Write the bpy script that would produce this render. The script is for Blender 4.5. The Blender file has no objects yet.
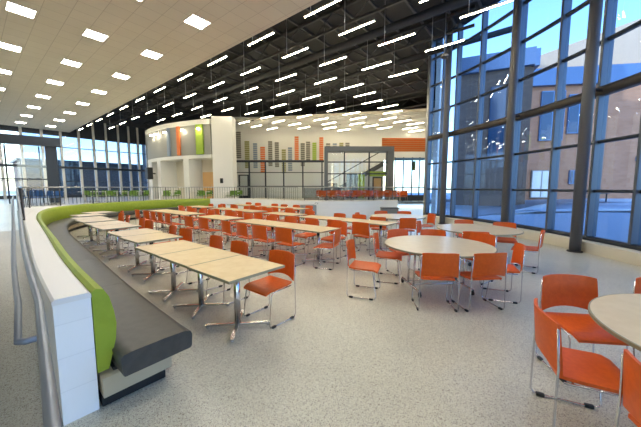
import bpy, bmesh, math, random
from mathutils import Vector, Matrix
random.seed(7)
D = bpy.data; SC = bpy.context.scene; COL = SC.collection
PI = math.pi
# ---------------------------------------------------------------- camera
cam = D.cameras.new('camera'); cam_o = D.objects.new('camera', cam); COL.objects.link(cam_o)
cam.sensor_width = 36; cam.lens = 36 * 280 / 641; cam.clip_start = .05; cam.clip_end = 400
cam_o.location = (0, 0, 1.65); cam_o.rotation_euler = (PI / 2 - math.atan(26.5 / 280), 0, 0)
SC.camera = cam_o
# ---------------------------------------------------------------- world, sun, exposure
W = D.worlds.new('world'); SC.world = W; W.use_nodes = True
nt = W.node_tree; sky = nt.nodes.new('ShaderNodeTexSky'); sky.sky_type = 'NISHITA'
sky.sun_disc = False; sky.sun_elevation = math.radians(28); sky.sun_rotation = math.radians(200)
sky.air_density = 1.0; sky.dust_density = .6; sky.ozone_density = 1.6
bg = nt.nodes['Background']; nt.links.new(sky.outputs[0], bg.inputs[0]); bg.inputs[1].default_value = .34
sun = D.lights.new('sun', 'SUN'); sun.energy = 1.9; sun.color = (1, .86, .68); sun.angle = .01
sun_o = D.objects.new('sun', sun); COL.objects.link(sun_o); sun_o.location = (-20, -20, 30)
SUN_EL = math.radians(12); _d = Vector((.6 * math.cos(SUN_EL), .8 * math.cos(SUN_EL), -math.sin(SUN_EL)))
sun_o.rotation_euler = _d.to_track_quat('-Z', 'Y').to_euler()
vs = SC.view_settings; vs.view_transform = 'Standard'; vs.look = 'None'; vs.gamma = 1; vs.use_curve_mapping = False
vs.exposure = 1.38
LAMP = 32.0      # strength of the hanging tube lamps
PANEL = 13.0     # strength of the ceiling panels
# ---------------------------------------------------------------- frame of the building: a runs along the tables, b across
VA = Vector((-.784, .621)); VB = Vector((.621, .784)); ROT = math.atan2(.784, .621)
def P(a, b): v = VA * a + VB * b; return (v.x, v.y)
# ---------------------------------------------------------------- materials
MT = {}
def mat(name, col, rough=.5, metal=0, emit=None, es=0, spec=.5, coat=0):
    m = D.materials.new(name); m.use_nodes = True; b = m.node_tree.nodes['Principled BSDF']
    b.inputs['Base Color'].default_value = (*col, 1); b.inputs['Roughness'].default_value = rough
    b.inputs['Metallic'].default_value = metal; b.inputs['Specular IOR Level'].default_value = spec
    b.inputs['Coat Weight'].default_value = coat
    if emit: b.inputs['Emission Color'].default_value = (*emit, 1); b.inputs['Emission Strength'].default_value = es
    MT[name] = m; return m
def nodes(m): return m.node_tree, m.node_tree.nodes, m.node_tree.links, m.node_tree.nodes['Principled BSDF']
def noisy(name, c1, c2, scale, rough=.5, metal=0, lo=.4, hi=.6, bump=0, spec=.5, detail=3, coord='Object'):
    m = mat(name, c1, rough, metal, spec=spec); t, n, l, b = nodes(m)
    tc = n.new('ShaderNodeTexCoord'); nz = n.new('ShaderNodeTexNoise'); nz.inputs['Scale'].default_value = scale; nz.inputs['Detail'].default_value = detail
    l.new(tc.outputs[coord], nz.inputs['Vector']); r = n.new('ShaderNodeValToRGB')
    r.color_ramp.elements[0].position = lo; r.color_ramp.elements[1].position = hi
    r.color_ramp.elements[0].color = (*c1, 1); r.color_ramp.elements[1].color = (*c2, 1)
    l.new(nz.outputs['Fac'], r.inputs[0]); l.new(r.outputs[0], b.inputs['Base Color'])
    if bump:
        bp = n.new('ShaderNodeBump'); bp.inputs['Strength'].default_value = bump; bp.inputs['Distance'].default_value = .01
        l.new(nz.outputs['Fac'], bp.inputs['Height']); l.new(bp.outputs[0], b.inputs['Normal'])
    return m
def brick(name, c1, c2, mortar, w, h, msize, rough=.6, offset=.5, rot=None, swap=False, bump=.2, spec=.5):
    m = mat(name, c1, rough, spec=spec); t, n, l, b = nodes(m)
    tc = n.new('ShaderNodeTexCoord'); mp = n.new('ShaderNodeMapping')
    if rot: mp.inputs['Rotation'].default_value = rot
    br = n.new('ShaderNodeTexBrick'); br.offset = offset
    br.inputs['Color1'].default_value = (*c1, 1); br.inputs['Color2'].default_value = (*c2, 1); br.inputs['Mortar'].default_value = (*mortar, 1)
    br.inputs['Scale'].default_value = 1; br.inputs['Brick Width'].default_value = w; br.inputs['Row Height'].default_value = h
    br.inputs['Mortar Size'].default_value = msize; br.inputs['Bias'].default_value = 0
    if swap:   # vertical surface: use (x+y, z)
        l.new(tc.outputs['Object'], mp.inputs[0]); sp = n.new('ShaderNodeSeparateXYZ'); l.new(mp.outputs[0], sp.inputs[0])
        ad = n.new('ShaderNodeMath'); l.new(sp.outputs[0], ad.inputs[0]); l.new(sp.outputs[1], ad.inputs[1])
        cb = n.new('ShaderNodeCombineXYZ'); l.new(ad.outputs[0], cb.inputs[0]); l.new(sp.outputs[2], cb.inputs[1]); l.new(cb.outputs[0], br.inputs['Vector'])
    else:
        l.new(tc.outputs['Object'], mp.inputs[0]); l.new(mp.outputs[0], br.inputs['Vector'])
    l.new(br.outputs['Color'], b.inputs['Base Color'])
    if bump:
        bp = n.new('ShaderNodeBump'); bp.invert = True; bp.inputs['Strength'].default_value = bump; bp.inputs['Distance'].default_value = .004
        l.new(br.outputs['Fac'], bp.inputs['Height']); l.new(bp.outputs[0], b.inputs['Normal'])
    return m
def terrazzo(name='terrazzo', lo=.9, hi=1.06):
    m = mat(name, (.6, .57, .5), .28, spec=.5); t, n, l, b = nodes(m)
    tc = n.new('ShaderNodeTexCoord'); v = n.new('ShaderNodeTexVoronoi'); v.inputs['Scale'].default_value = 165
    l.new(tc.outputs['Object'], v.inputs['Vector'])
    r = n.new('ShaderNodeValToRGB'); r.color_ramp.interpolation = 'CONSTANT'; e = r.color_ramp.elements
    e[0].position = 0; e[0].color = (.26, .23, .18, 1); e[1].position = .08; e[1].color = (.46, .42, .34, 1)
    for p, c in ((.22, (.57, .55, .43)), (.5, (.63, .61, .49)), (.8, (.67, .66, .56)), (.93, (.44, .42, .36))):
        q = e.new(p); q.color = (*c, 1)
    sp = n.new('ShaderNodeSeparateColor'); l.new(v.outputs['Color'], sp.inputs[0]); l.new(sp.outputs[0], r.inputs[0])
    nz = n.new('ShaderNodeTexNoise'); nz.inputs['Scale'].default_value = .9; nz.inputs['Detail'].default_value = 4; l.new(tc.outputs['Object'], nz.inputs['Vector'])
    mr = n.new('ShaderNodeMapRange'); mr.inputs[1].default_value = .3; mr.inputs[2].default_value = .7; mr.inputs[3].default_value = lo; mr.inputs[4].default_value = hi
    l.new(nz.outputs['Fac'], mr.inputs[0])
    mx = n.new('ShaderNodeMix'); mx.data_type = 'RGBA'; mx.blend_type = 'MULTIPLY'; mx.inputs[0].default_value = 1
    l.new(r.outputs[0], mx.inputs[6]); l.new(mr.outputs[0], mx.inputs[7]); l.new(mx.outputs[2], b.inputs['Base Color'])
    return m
def glass(name, tint, refl=1.0):
    m = D.materials.new(name); m.use_nodes = True; n = m.node_tree.nodes; l = m.node_tree.links; n.clear()
    o = n.new('ShaderNodeOutputMaterial'); mx = n.new('ShaderNodeMixShader'); tr = n.new('ShaderNodeBsdfTransparent'); gl = n.new('ShaderNodeBsdfGlossy')
    tr.inputs[0].default_value = (*tint, 1); gl.inputs['Roughness'].default_value = .02; gl.inputs[0].default_value = (.9, .93, 1, 1)
    fr = n.new('ShaderNodeLayerWeight'); fr.inputs[0].default_value = .5; pw = n.new('ShaderNodeMath'); pw.operation = 'POWER'; pw.inputs[1].default_value = 5; l.new(fr.outputs['Facing'], pw.inputs[0]); ml = n.new('ShaderNodeMath'); ml.operation = 'MULTIPLY_ADD'; ml.inputs[1].default_value = .55 * refl; ml.inputs[2].default_value = .035 * refl
    l.new(pw.outputs[0], ml.inputs[0]); l.new(ml.outputs[0], mx.inputs[0]); l.new(tr.outputs[0], mx.inputs[1]); l.new(gl.outputs[0], mx.inputs[2]); l.new(mx.outputs[0], o.inputs[0])
    MT[name] = m; return m
terrazzo(); terrazzo('terrazzo_shaded', .58, .68)  # second copy: dimmer light over the ramp put into the floor colour
brick('ceiling_tile', (.76, .71, .60), (.79, .74, .63), (.56, .51, .43), .5967, .5967, .007, .9, 0, (0, 0, -ROT), bump=.1)
brick('glazed_block', (.86, .87, .87), (.88, .89, .89), (.80, .81, .81), .8, .24, .004, .3, .5, swap=True, bump=.25)
mat('cap_white', (.82, .80, .76), .45)
mat('white_paint', (.80, .79, .75), .6)
mat('cream_paint', (.72, .67, .56), .7)
mat('black_deck', (.018, .018, .021), .7)
mat('black_steel', (.03, .03, .034), .6)
mat('duct_grey', (.06, .06, .065), .5); mat('duct_black', (.022, .022, .025), .6)
mat('dark_frame', (.035, .045, .065), .4, .2)
mat('fin_metal', (.13, .15, .18), .35, .5)
mat('beam_bronze', (.07, .06, .055), .45, .2)
mat('column_paint', (.13, .13, .14), .38, .1)
mat('chrome', (.66, .66, .67), .2, 1)
mat('steel_grey', (.45, .46, .48), .3, .8)
mat('rail_grey', (.20, .23, .28), .35, .5)
mat('black_plastic', (.012, .012, .012), .5)
noisy('orange_shell', (.70, .105, .006), (.75, .12, .008), 30, .42, spec=.4)
mat('green_shell', (.13, .25, .03), .45)
mat('blue_shell', (.04, .13, .35), .45)
noisy('maple_laminate', (.74, .54, .27), (.79, .60, .33), 9, .32, detail=5)
mat('laminate_edge', (.30, .27, .17), .5)
noisy('round_laminate', (.68, .54, .32), (.72, .58, .36), 9, .3, detail=5)
noisy('grey_vinyl', (.05, .047, .042), (.06, .056, .05), 14, .48, bump=.02)
noisy('lime_vinyl', (.27, .35, .02), (.30, .38, .025), 10, .5, bump=.02)
mat('bench_base', (.50, .41, .27), .5)
mat('lamp_emit', (.9, .9, .9), .5, emit=(1, .88, .62), es=LAMP)
mat('panel_emit', (.9, .9, .9), .5, emit=(1, .94, .83), es=PANEL)
mat('lamp_body', (.55, .52, .45), .4, .3)
mat('snow', (.42, .50, .60), .9)  # blue and dimness of the shade put into the snow colour
brick('tan_brick', (.38, .18, .10), (.44, .22, .13), (.32, .20, .14), .45, .15, .01, .85, swap=True)
brick('dark_brick', (.13, .10, .085), (.17, .125, .10), (.12, .10, .09), .45, .15, .01, .85, swap=True)
mat('cream_stone', (.50, .37, .27), .8); mat('portal_grey', (.13, .15, .18), .45)
mat('blue_fascia', (.10, .17, .30), .35, .3)
mat('asphalt_wall', (.07, .07, .07), .8)
mat('panel_grey', (.30, .30, .28), .6)
mat('strip_grey', (.20, .19, .17), .6); mat('strip_blue', (.25, .32, .42), .6); mat('strip_olive', (.33, .32, .12), .6)
mat('strip_orange', (.78, .20, .05), .6); mat('strip_lime', (.36, .52, .05), .6)
mat('wood_orange', (.70, .42, .18), .5)
mat('screen_tint', (.03, .07, .14), .1)
mat('sash_blue', (.10, .22, .42), .4)
glass('clear_glass', (.96, .98, 1.0)); glass('blue_glass', (.58, .71, .86), 1.0); glass('facade_glass', (.52, .63, .78)); glass('smoke_glass', (.74, .77, .80), .7); glass('ext_glass', (.30, .42, .60), 2.0)
# ---------------------------------------------------------------- mesh helpers
class MB:
    def __init__(s): s.bm = bmesh.new()
    def box(s, c, size, rz=0, rx=0, ry=0, bevel=0):
        r = bmesh.ops.create_cube(s.bm, size=1); vs_ = r['verts']
        M_ = Matrix.Translation(c) @ Matrix.Rotation(rz, 4, 'Z') @ Matrix.Rotation(ry, 4, 'Y') @ Matrix.Rotation(rx, 4, 'X') @ Matrix.Diagonal((*size, 1))
        bmesh.ops.transform(s.bm, matrix=M_, verts=vs_)
        if bevel:
            es = {e for v in vs_ for e in v.link_edges}
            bmesh.ops.bevel(s.bm, geom=list(es), offset=bevel, segments=2, affect='EDGES', profile=.5)
        return s
    def tube(s, pts, r, n=8, r2=None, caps=True):
        pts = [Vector(p) for p in pts]; rings = []
        for i, p in enumerate(pts):
            if i == 0: t = pts[1] - p
            elif i == len(pts) - 1: t = p - pts[i - 1]
            else: t = (pts[i + 1] - p).normalized() + (p - pts[i - 1]).normalized()
            t.normalize(); up = Vector((0, 0, 1)) if abs(t.z) < .9 else Vector((1, 0, 0))
            u = t.cross(up).normalized(); w = u.cross(t).normalized()
            rr = r if r2 is None else r + (r2 - r) * i / (len(pts) - 1)
            rings.append([s.bm.verts.new(p + (u * math.cos(2 * PI * k / n) + w * math.sin(2 * PI * k / n)) * rr) for k in range(n)])
        for a, b in zip(rings, rings[1:]):
            for k in range(n):
                f = s.bm.faces.new((a[k], a[(k + 1) % n], b[(k + 1) % n], b[k])); f.smooth = True
        if caps:
            s.bm.faces.new(rings[0][::-1]); s.bm.faces.new(rings[-1])
        return s
    def disc(s, c, r, h, n=48, bevel=0, rx=1, ry=1):
        pr = [(r - bevel, -h / 2), (r, -h / 2 + bevel), (r, h / 2 - bevel), (r - bevel, h / 2)] if bevel else [(r, -h / 2), (r, h / 2)]
        rings = [[s.bm.verts.new((c[0] + q * rx * math.cos(2 * PI * k / n), c[1] + q * ry * math.sin(2 * PI * k / n), c[2] + z)) for k in range(n)] for q, z in pr]
        for a, b in zip(rings, rings[1:]):
            for k in range(n): s.bm.faces.new((a[k], a[(k + 1) % n], b[(k + 1) % n], b[k])).smooth = bevel == 0
        s.bm.faces.new(rings[0][::-1]); s.bm.faces.new(rings[-1]); return s
    def sweep(s, path, prof, smooth=True):
        # path: xy list; prof: closed list of (offset to the right of travel, z or callable)
        n = len(path); rings = []
        for i, p in enumerate(path):
            p0 = path[max(i - 1, 0)]; p1 = path[min(i + 1, n - 1)]
            t = Vector((p1[0] - p0[0], p1[1] - p0[1])).normalized(); R = Vector((t.y, -t.x))
            rings.append([s.bm.verts.new((p[0] + R.x * o, p[1] + R.y * o, z)) for o, z in prof])
        k = len(prof)
        for a, b in zip(rings, rings[1:]):
            for j in range(k):
                f = s.bm.faces.new((a[j], b[j], b[(j + 1) % k], a[(j + 1) % k])); f.smooth = smooth
        s.bm.faces.new(rings[0]); s.bm.faces.new(rings[-1][::-1]); return s
    def poly(s, pts, z0, z1):
        from mathutils.geometry import tessellate_polygon
        lo = [s.bm.verts.new((x, y, z0)) for x, y in pts]; hi = [s.bm.verts.new((x, y, z1)) for x, y in pts]
        for tri in tessellate_polygon([[Vector((x, y, 0)) for x, y in pts]]):
            s.bm.faces.new([hi[i] for i in tri]); s.bm.faces.new([lo[i] for i in tri][::-1])
        for i in range(len(pts)):
            j = (i + 1) % len(pts); s.bm.faces.new((lo[i], lo[j], hi[j], hi[i]))
        return s
    def mesh(s, name):
        bmesh.ops.recalc_face_normals(s.bm, faces=s.bm.faces[:]); me = D.meshes.new(name); s.bm.to_mesh(me); s.bm.free(); return me
    def build(s, name, m, parent=None, loc=None, rz=0, smooth_angle=None):
        me = s.mesh(name); me.materials.append(MT[m]); o = D.objects.new(name, me); COL.objects.link(o)
        if parent: o.parent = parent
        if loc: o.location = loc; o.rotation_euler.z = rz
        if smooth_angle:
            for p in me.polygons: p.use_smooth = True
            me.set_sharp_from_angle(angle=math.radians(smooth_angle))
        return o
def tag(o, label=None, cat=None, group=None, kind=None):
    if label: o['label'] = label
    if cat: o['category'] = cat
    if group: o['group'] = group
    if kind: o['kind'] = kind
    return o
def empty(name, loc=(0, 0, 0), rz=0, **k):
    o = D.objects.new(name, None); COL.objects.link(o); o.location = loc; o.rotation_euler.z = rz; o.empty_display_size = .1
    return tag(o, **k)
CH = {}
def copy_tree(o, loc, rz, label=None, group=None):
    def rec(s, par):
        c = s.copy(); COL.objects.link(c)
        if par: c.parent = par
        for ch in s.children: rec(ch, c)
        return c
    bpy.context.view_layer.update()
    r = rec(o, None); r.location = loc; r.rotation_euler.z = rz
    if label: r['label'] = label
    if group: r['group'] = group
    return r
def copy_fast(o, kids, loc, rz, label, group):
    r = o.copy(); COL.objects.link(r); r.location = loc; r.rotation_euler.z = rz; r['label'] = label
    if group: r['group'] = group
    for k in kids:
        c = k.copy(); COL.objects.link(c); c.parent = r
    return r
def catmull(pts, n=6):
    out = []
    for i in range(len(pts) - 1):
        p0 = pts[max(i - 1, 0)]; p1 = pts[i]; p2 = pts[i + 1]; p3 = pts[min(i + 2, len(pts) - 1)]
        for k in range(n):
            t = k / n
            out.append(tuple(.5 * (2 * p1[j] + (p2[j] - p0[j]) * t + (2 * p0[j] - 5 * p1[j] + 4 * p2[j] - p3[j]) * t * t + (3 * p1[j] - p0[j] - 3 * p2[j] + p3[j]) * t ** 3) for j in (0, 1)))
    out.append(tuple(pts[-1])); return out
def resample(path, step):
    out = [path[0]]; acc = 0
    for p, q in zip(path, path[1:]):
        d = math.dist(p, q); s = 0
        while acc + d - s >= step:
            s += step - acc; acc = 0; t = s / d; out.append((p[0] + (q[0] - p[0]) * t, p[1] + (q[1] - p[1]) * t))
        acc += d - s
    return out
ORD = ['first', 'second', 'third', 'fourth', 'fifth', 'sixth', 'seventh', 'eighth', 'ninth', 'tenth', 'eleventh', 'twelfth', 'thirteenth', 'fourteenth', 'fifteenth', 'sixteenth', 'seventeenth', 'eighteenth', 'nineteenth', 'twentieth', 'twenty-first', 'twenty-second']
def proj(x, y, z):
    th = math.atan(26.5 / 280); dz = z - 1.65; f = y * math.cos(th) - dz * math.sin(th); u = y * math.sin(th) + dz * math.cos(th)
    if f <= .1: return None
    return 320.5 + 280 * x / f, 213.5 - 280 * u / f
# ================================================================ STRUCTURE
S = dict(kind='structure')
tag(MB().box((0, 8, -.1), (110, 100, .2)).build('floor', 'terrazzo'), **S)
# low curved wall round the sunken dining area (inner top line)
INN = [P(*q) for q in ((2.5, .5), (3.4, .54), (4.5, .61), (6, .73), (8, .88), (10, 1.05), (12.2, 1.38), (13.9, 1.9), (15.3, 2.8), (16.3, 4.2), (17.0, 5.8), (17.45, 7.6), (17.1, 9.4))] + [(-5.3, 18.4), (-3.2, 17.2), (-1.4, 15.9), (.4, 15.2), (2.5, 15.3), (4.5, 16.2)]
PATH = resample(catmull(INN, 12), .15)
tag(MB().sweep(PATH, [(0, 0), (0, .86), (-.2, .86), (-.2, 0)]).build('wall_dining', 'glazed_block', smooth_angle=40), **S)
tag(MB().sweep(PATH, [(.004, .86), (.004, .885), (-.012, .9), (-.188, .9), (-.204, .885), (-.204, .86)]).build('trim_1', 'cap_white', smooth_angle=40), **S)
def off(path, o):
    r = []
    for i, p in enumerate(path):
        p0 = path[max(i - 1, 0)]; p1 = path[min(i + 1, len(path) - 1)]; t = Vector((p1[0] - p0[0], p1[1] - p0[1])).normalized()
        r.append((p[0] + t.y * o, p[1] - t.x * o))
    return r
OUT = off(PATH, -.2)
OUTc = [p for p in OUT if Vector(p).dot(VA) > 10 or p[1] > 12]
slab = OUTc[::3] + [OUTc[-1], (7, 28.2), (-6, 28.2), (-16, 34), (-30, 48), (-52, 34), P(38, -9), P(10, -9)]
tag(MB().poly(slab, .002, .6).build('floor_upper', 'terrazzo'), **S)
# ramp from the lower floor up to the raised level, left of the low wall
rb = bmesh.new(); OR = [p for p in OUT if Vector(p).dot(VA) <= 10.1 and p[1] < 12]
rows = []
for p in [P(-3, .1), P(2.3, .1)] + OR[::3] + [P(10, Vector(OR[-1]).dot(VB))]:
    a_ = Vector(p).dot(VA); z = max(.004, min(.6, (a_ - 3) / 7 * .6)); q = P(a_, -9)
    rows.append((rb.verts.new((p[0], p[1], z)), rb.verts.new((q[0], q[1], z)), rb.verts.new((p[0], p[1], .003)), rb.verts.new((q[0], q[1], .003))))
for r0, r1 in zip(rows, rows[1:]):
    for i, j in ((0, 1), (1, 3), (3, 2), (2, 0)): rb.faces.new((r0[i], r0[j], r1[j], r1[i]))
mm = MB(); mm.bm.free(); mm.bm = rb; tag(mm.build('floor_ramp', 'terrazzo_shaded'), **S)
# white tiled ceiling (edge at b = 6.7)
def abbox(a0, a1, b0, b1, z0, z1):
    m = MB(); m.poly([P(a0, b0), P(a1, b0), P(a1, b1), P(a0, b1)], z0, z1); return m
tag(abbox(-10, 36.6, -9.2, 6.7, 6.95, 7.25).build('ceiling', 'ceiling_tile'), **S)
tag(abbox(-10, 36.6, 6.45, 6.7, 7.25, 8.45).build('trim_2', 'black_deck'), **S)
# dark deck with ribs over the rest
ARCC = (-9.03, 6.8); ARCR = 16.0; A_END = math.asin(7.1 / 16)
def arc(t, r=ARCR): return (ARCC[0] + r * math.cos(t), ARCC[1] + r * math.sin(t))
arcpts = [arc(t, 16.25) for t in [math.radians(-62) + (A_END - math.radians(-62)) * k / 24 for k in range(25)]]
roof = arcpts + [(5.9, 14.2), (12.2, 29.5), (-6, 29.5), P(40, 14), P(40, -9.5), P(-11, -9.5), (0, -9)]
dk = MB(); dk.poly(roof, 8.5, 8.62); tag(dk.build('ceiling_deck', 'black_deck'), **S)
tag(MB().poly(roof, 8.63, 15.8).build('ceiling_sun_blocker', 'black_steel'), **S)  # unseen roof mass, height added to keep sun off snow and lower facade
# pale ribbed ceiling over the far end
tag(MB().poly([(-7.6, 25.6), (9.9, 21.9), (11.9, 28.4), (-7.6, 28.4)], 7.55, 7.7).build('ceiling_far', 'cream_paint'), **S)
fr = MB()
for k in range(11):
    y = 22.3 + k * .55; xl = -7.5 if y > 25.6 else 9.9 - (y - 21.95) * 4.7; fr.box(((xl + 10) / 2, y, 7.5), (10 - xl, .07, .12))
tag(fr.build('trim_3', 'white_paint'), **S)
# solid walls
def wallseg(p, q, z0, z1, th, name, m):
    c = ((p[0] + q[0]) / 2, (p[1] + q[1]) / 2, (z0 + z1) / 2)
    return tag(MB().box(c, (math.dist(p, q), th, z1 - z0), math.atan2(q[1] - p[1], q[0] - p[0])).build(name, m), **S)
wallseg((-9.3, 28.4), (6.3, 28.4), 0, 8.5, .3, 'wall_back', 'white_paint'); wallseg((6.3, 28.4), (11.9, 28.4), 4.3, 8.5, .3, 'wall_upper', 'white_paint')
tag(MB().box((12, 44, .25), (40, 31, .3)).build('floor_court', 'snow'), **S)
wallseg((5.75, 14.25), (11.9, 28.3), 0, 8.5, .2, 'wall_right', 'white_paint')
wallseg(P(-10, -9.2), P(38, -9.2), 0, 8.5, .3, 'wall_left', 'white_paint')
wallseg(P(-10, -9.2), arc(math.radians(-62)), 0, 8.5, .3, 'wall_behind', 'white_paint')
wallseg((-7.4, 28.4), P(38, 13.6), 0, 8.5, .3, 'wall_far', 'dark_frame')
# ================================================================ GLASS WALL (right)
w1 = empty('window_1', (0, 0, 0), **S)
ZT = [.33, 1.55, 2.77, 3.99, 5.21, 6.43, 7.65]
def hit(px, r=ARCR, z=.33):
    th = math.atan(26.5 / 280); py = 230
    s = (px - 320.5) / 280; dx, dy = s, math.cos(th) * 1
    ox, oy = -ARCC[0], -ARCC[1]; A_ = dx * dx + dy * dy; B_ = 2 * (dx * ox + dy * oy); C_ = ox * ox + oy * oy - r * r
    t = (-B_ + math.sqrt(B_ * B_ - 4 * A_ * C_)) / (2 * A_); return math.atan2(dy * t - ARCC[1], dx * t - ARCC[0])
tm = [hit(px) for px in (638, 592, 550.7, 511, 475, 452.5)]
tm = [tm[0] - .092 * k for k in range(8, 0, -1)] + tm + [(tm[-1] + A_END) / 2, A_END]
TA = tm[0]; arcN = lambda r: [arc(TA + (A_END - TA) * k / 60, r) for k in range(61)]
tag(MB().sweep(arcN(15.72), [(0, 0), (0, .26), (.02, .28), (.3, .28), (.3, 0)]).build('baseboard_right', 'cream_paint', smooth_angle=40), **S)
MB().sweep(arcN(15.94), [(0, .28), (0, .38), (.16, .38), (.16, .28)]).build('sill_frame', 'dark_frame', w1)
for z in ZT[1:]:
    big = abs(z - 3.99) < .01
    MB().sweep(arcN(15.86 if big else 15.95), [(0, z - (.1 if big else .035)), (0, z + (.1 if big else .035)), (.22 if big else .12, z + (.1 if big else .035)), (.22 if big else .12, z - (.1 if big else .035))]).build('transom', 'beam_bronze' if big else 'dark_frame', w1)
for t in tm:
    p = arc(t, 16.0); MB().box((p[0], p[1], 4.44), (.26, .07, 8.12), t, bevel=.012).build('mullion', 'fin_metal', w1)
for t0, t1 in zip(tm, tm[1:]):
    pts = [arc(t0 + (t1 - t0) * k / 4, 16.02) for k in range(5)]
    MB().sweep(pts, [(0, .36), (0, 8.5), (.02, 8.5), (.02, .36)], smooth=False).build('pane', 'blue_glass', w1)
for px, lb in ((578, 'round grey steel column in front of the glass wall, nearest the camera'), (505, 'round grey steel column in front of the glass wall, behind the second round table'), (442.5, 'round grey steel column near the far end of the glass wall')):
    t = hit(px, 15.55); p = arc(t, 15.55); e = empty('steel_column', (p[0], p[1], 0), label=lb, cat='column', group='columns along the glass wall')
    MB().tube([(0, 0, .02), (0, 0, 8.5)], .12, 20).build('shaft', 'column_paint', e)
    MB().disc((0, 0, .012), .16, .022, 24).build('base_ring', 'black_steel', e)
    q = MB(); a = t
    q.tube([(math.cos(a) * .1, math.sin(a) * .1, 3.99), (math.cos(a) * .34, math.sin(a) * .34, 3.99)], .04, 8); q.build('bracket', 'beam_bronze', e)
p = (5.28, 14.05); e = empty('steel_column', (p[0], p[1], 0), label='pale silver post where the glass wall ends, beside the far windows', cat='column')
MB().tube([(0, 0, 0), (0, 0, 8.5)], .11, 16).build('shaft', 'steel_grey', e)
# ================================================================ OUTSIDE
gin = [arc(TA - .25 + (A_END - TA + .25) * k / 20, 16.3) for k in range(21)] + [(6.3, 14.6), (12.6, 29), (18, 44)]
gb = bmesh.new(); rr = []
for i, p in enumerate(gin):
    p0 = gin[max(i - 1, 0)]; p1 = gin[min(i + 1, len(gin) - 1)]; t = Vector((p1[0] - p0[0], p1[1] - p0[1])).normalized(); R = Vector((t.y, -t.x))
    if R.x < 0: R = -R
    rr.append([gb.verts.new((p[0] + R.x * d, p[1] + R.y * d, z + (.05 * math.sin(i * 1.7 + d) if .2 < d < 20 else 0))) for d, z in ((0, .1), (1.5, .16), (4, .45), (7, .7), (10, .78), (16, .8), (40, .8), (70, .8))])
for a_, b_ in zip(rr, rr[1:]):
    for k in range(7): gb.faces.new((a_[k], b_[k], b_[k + 1], a_[k + 1])).smooth = True
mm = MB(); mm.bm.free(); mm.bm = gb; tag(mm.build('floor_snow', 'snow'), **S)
def facade(e, p, q, z0, z1, th, m, name='wall'):
    return MB().box(((p[0] + q[0]) / 2, (p[1] + q[1]) / 2, (z0 + z1) / 2), (math.dist(p, q), th, z1 - z0), math.atan2(q[1] - p[1], q[0] - p[0])).build(name, m, e)
bl = empty('brick_building', (0, 0, 0), label='tan brick building across the snow with a blue fascia and pale upper storey', cat='building')
F0 = (14.0, 22.0); F1 = (34.0, 19.0)
def onF(px, dz=0):
    s = (px - 320.5) / 280; dx, dy = F1[0] - F0[0], F1[1] - F0[1]; k = (s * F0[1] - F0[0]) / (dx - s * dy); return (F0[0] + dx * k, F0[1] + dy * k - dz)
FA = math.atan2(F1[1] - F0[1], F1[0] - F0[0])
b0 = MB(); cx, cy = (F0[0] + F1[0]) / 2, (F0[1] + F1[1]) / 2
nx, ny = math.sin(-FA) * -1, math.cos(FA)
facade(bl, (F0[0] + .1, F0[1] + 2), (F1[0] + .1, F1[1] + 2), .4, 10.3, 3.8, 'tan_brick')
facade(bl, F0, F1, 9.1, 10.3, .5, 'blue_fascia', 'fascia')
ub = bmesh.new(); cs = [(14.6, 24.8, 11.3), (36, 22, 18.5)]
v = [ub.verts.new((x, y + d, z)) for d in (0, 5) for (x, y, zt) in cs for z in (9, zt)]
for f in ((0, 2, 3, 1), (4, 5, 7, 6), (0, 1, 5, 4), (2, 6, 7, 3), (1, 3, 7, 5), (0, 4, 6, 2)): ub.faces.new([v[i] for i in f])
mm = MB(); mm.bm.free(); mm.bm = ub; mm.build('upper_storey', 'cream_stone', bl)
def fwin(px0, px1, py0, py1, m, name, fr_=True):
    p = onF(px0); q = onF(px1); d = (p[1] + q[1]) / 2; z1 = 1.65 + (187 - py0) / 280 * d * .97; z0 = 1.65 + (187 - py1) / 280 * d * .985
    c = ((p[0] + q[0]) / 2, (p[1] + q[1]) / 2 - .0, (z0 + z1) / 2); L = math.dist(p, q)
    o = MB().box(c, (L, .16, z1 - z0), FA).build(name, 'sash_blue' if m != 'white_paint' else 'panel_grey', bl)
    k = MB()
    n = 2
    for i in range(n):
        u = (i + .5) / n - .5; k.box((c[0] + math.cos(FA) * L * u, c[1] + math.sin(FA) * L * u - .02, c[2]), (L / n - .1, .18, z1 - z0 - .14), FA)
    k.build('pane', m, o); return o
fwin(534, 557, 92, 141, 'screen_tint', 'window'); fwin(561, 581, 95, 134, 'screen_tint', 'window'); fwin(529.5, 549, 170, 198, 'white_paint', 'double_door')
fwin(567, 574, 170, 184, 'screen_tint', 'window'); fwin(632, 641, 156, 161, 'screen_tint', 'vent')
w2 = empty('brick_wing', (0, 0, 0), label='dark brick wing with blue fascia left of the tan building outside', cat='building')
facade(w2, (9.4, 19.5), (12.9, 18.0), .4, 9.0, .4, 'dark_brick'); facade(w2, (12.9, 18.0), (13.9, 20.6), .4, 9.0, .4, 'dark_brick')
facade(w2, (9.2, 19.4), (13.0, 17.8), 9.0, 10.0, .6, 'blue_fascia', 'fascia'); facade(w2, (13.0, 17.8), (13.9, 20.4), 9.0, 10.0, .6, 'blue_fascia', 'fascia')
facade(w2, (10.9, 18.62), (11.7, 18.28), 3.4, 8.0, .12, 'screen_tint', 'window')
facade(w2, (13.2, 18.25), (13.7, 19.35), 4.6, 8.4, .14, 'screen_tint', 'window')
bt = empty('outdoor_table', (16.3, 16.5, .78), .4, label='small dark table standing on the snow outside the glass wall', cat='table')
MB().box((0, 0, .5), (1.2, .6, .05)).build('table_top', 'black_steel', bt)
for sx in (-.5, .5):
    for sy in (-.2, .2): MB().box((sx, sy, .24), (.05, .05, .5)).build('leg', 'black_steel', bt)
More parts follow.
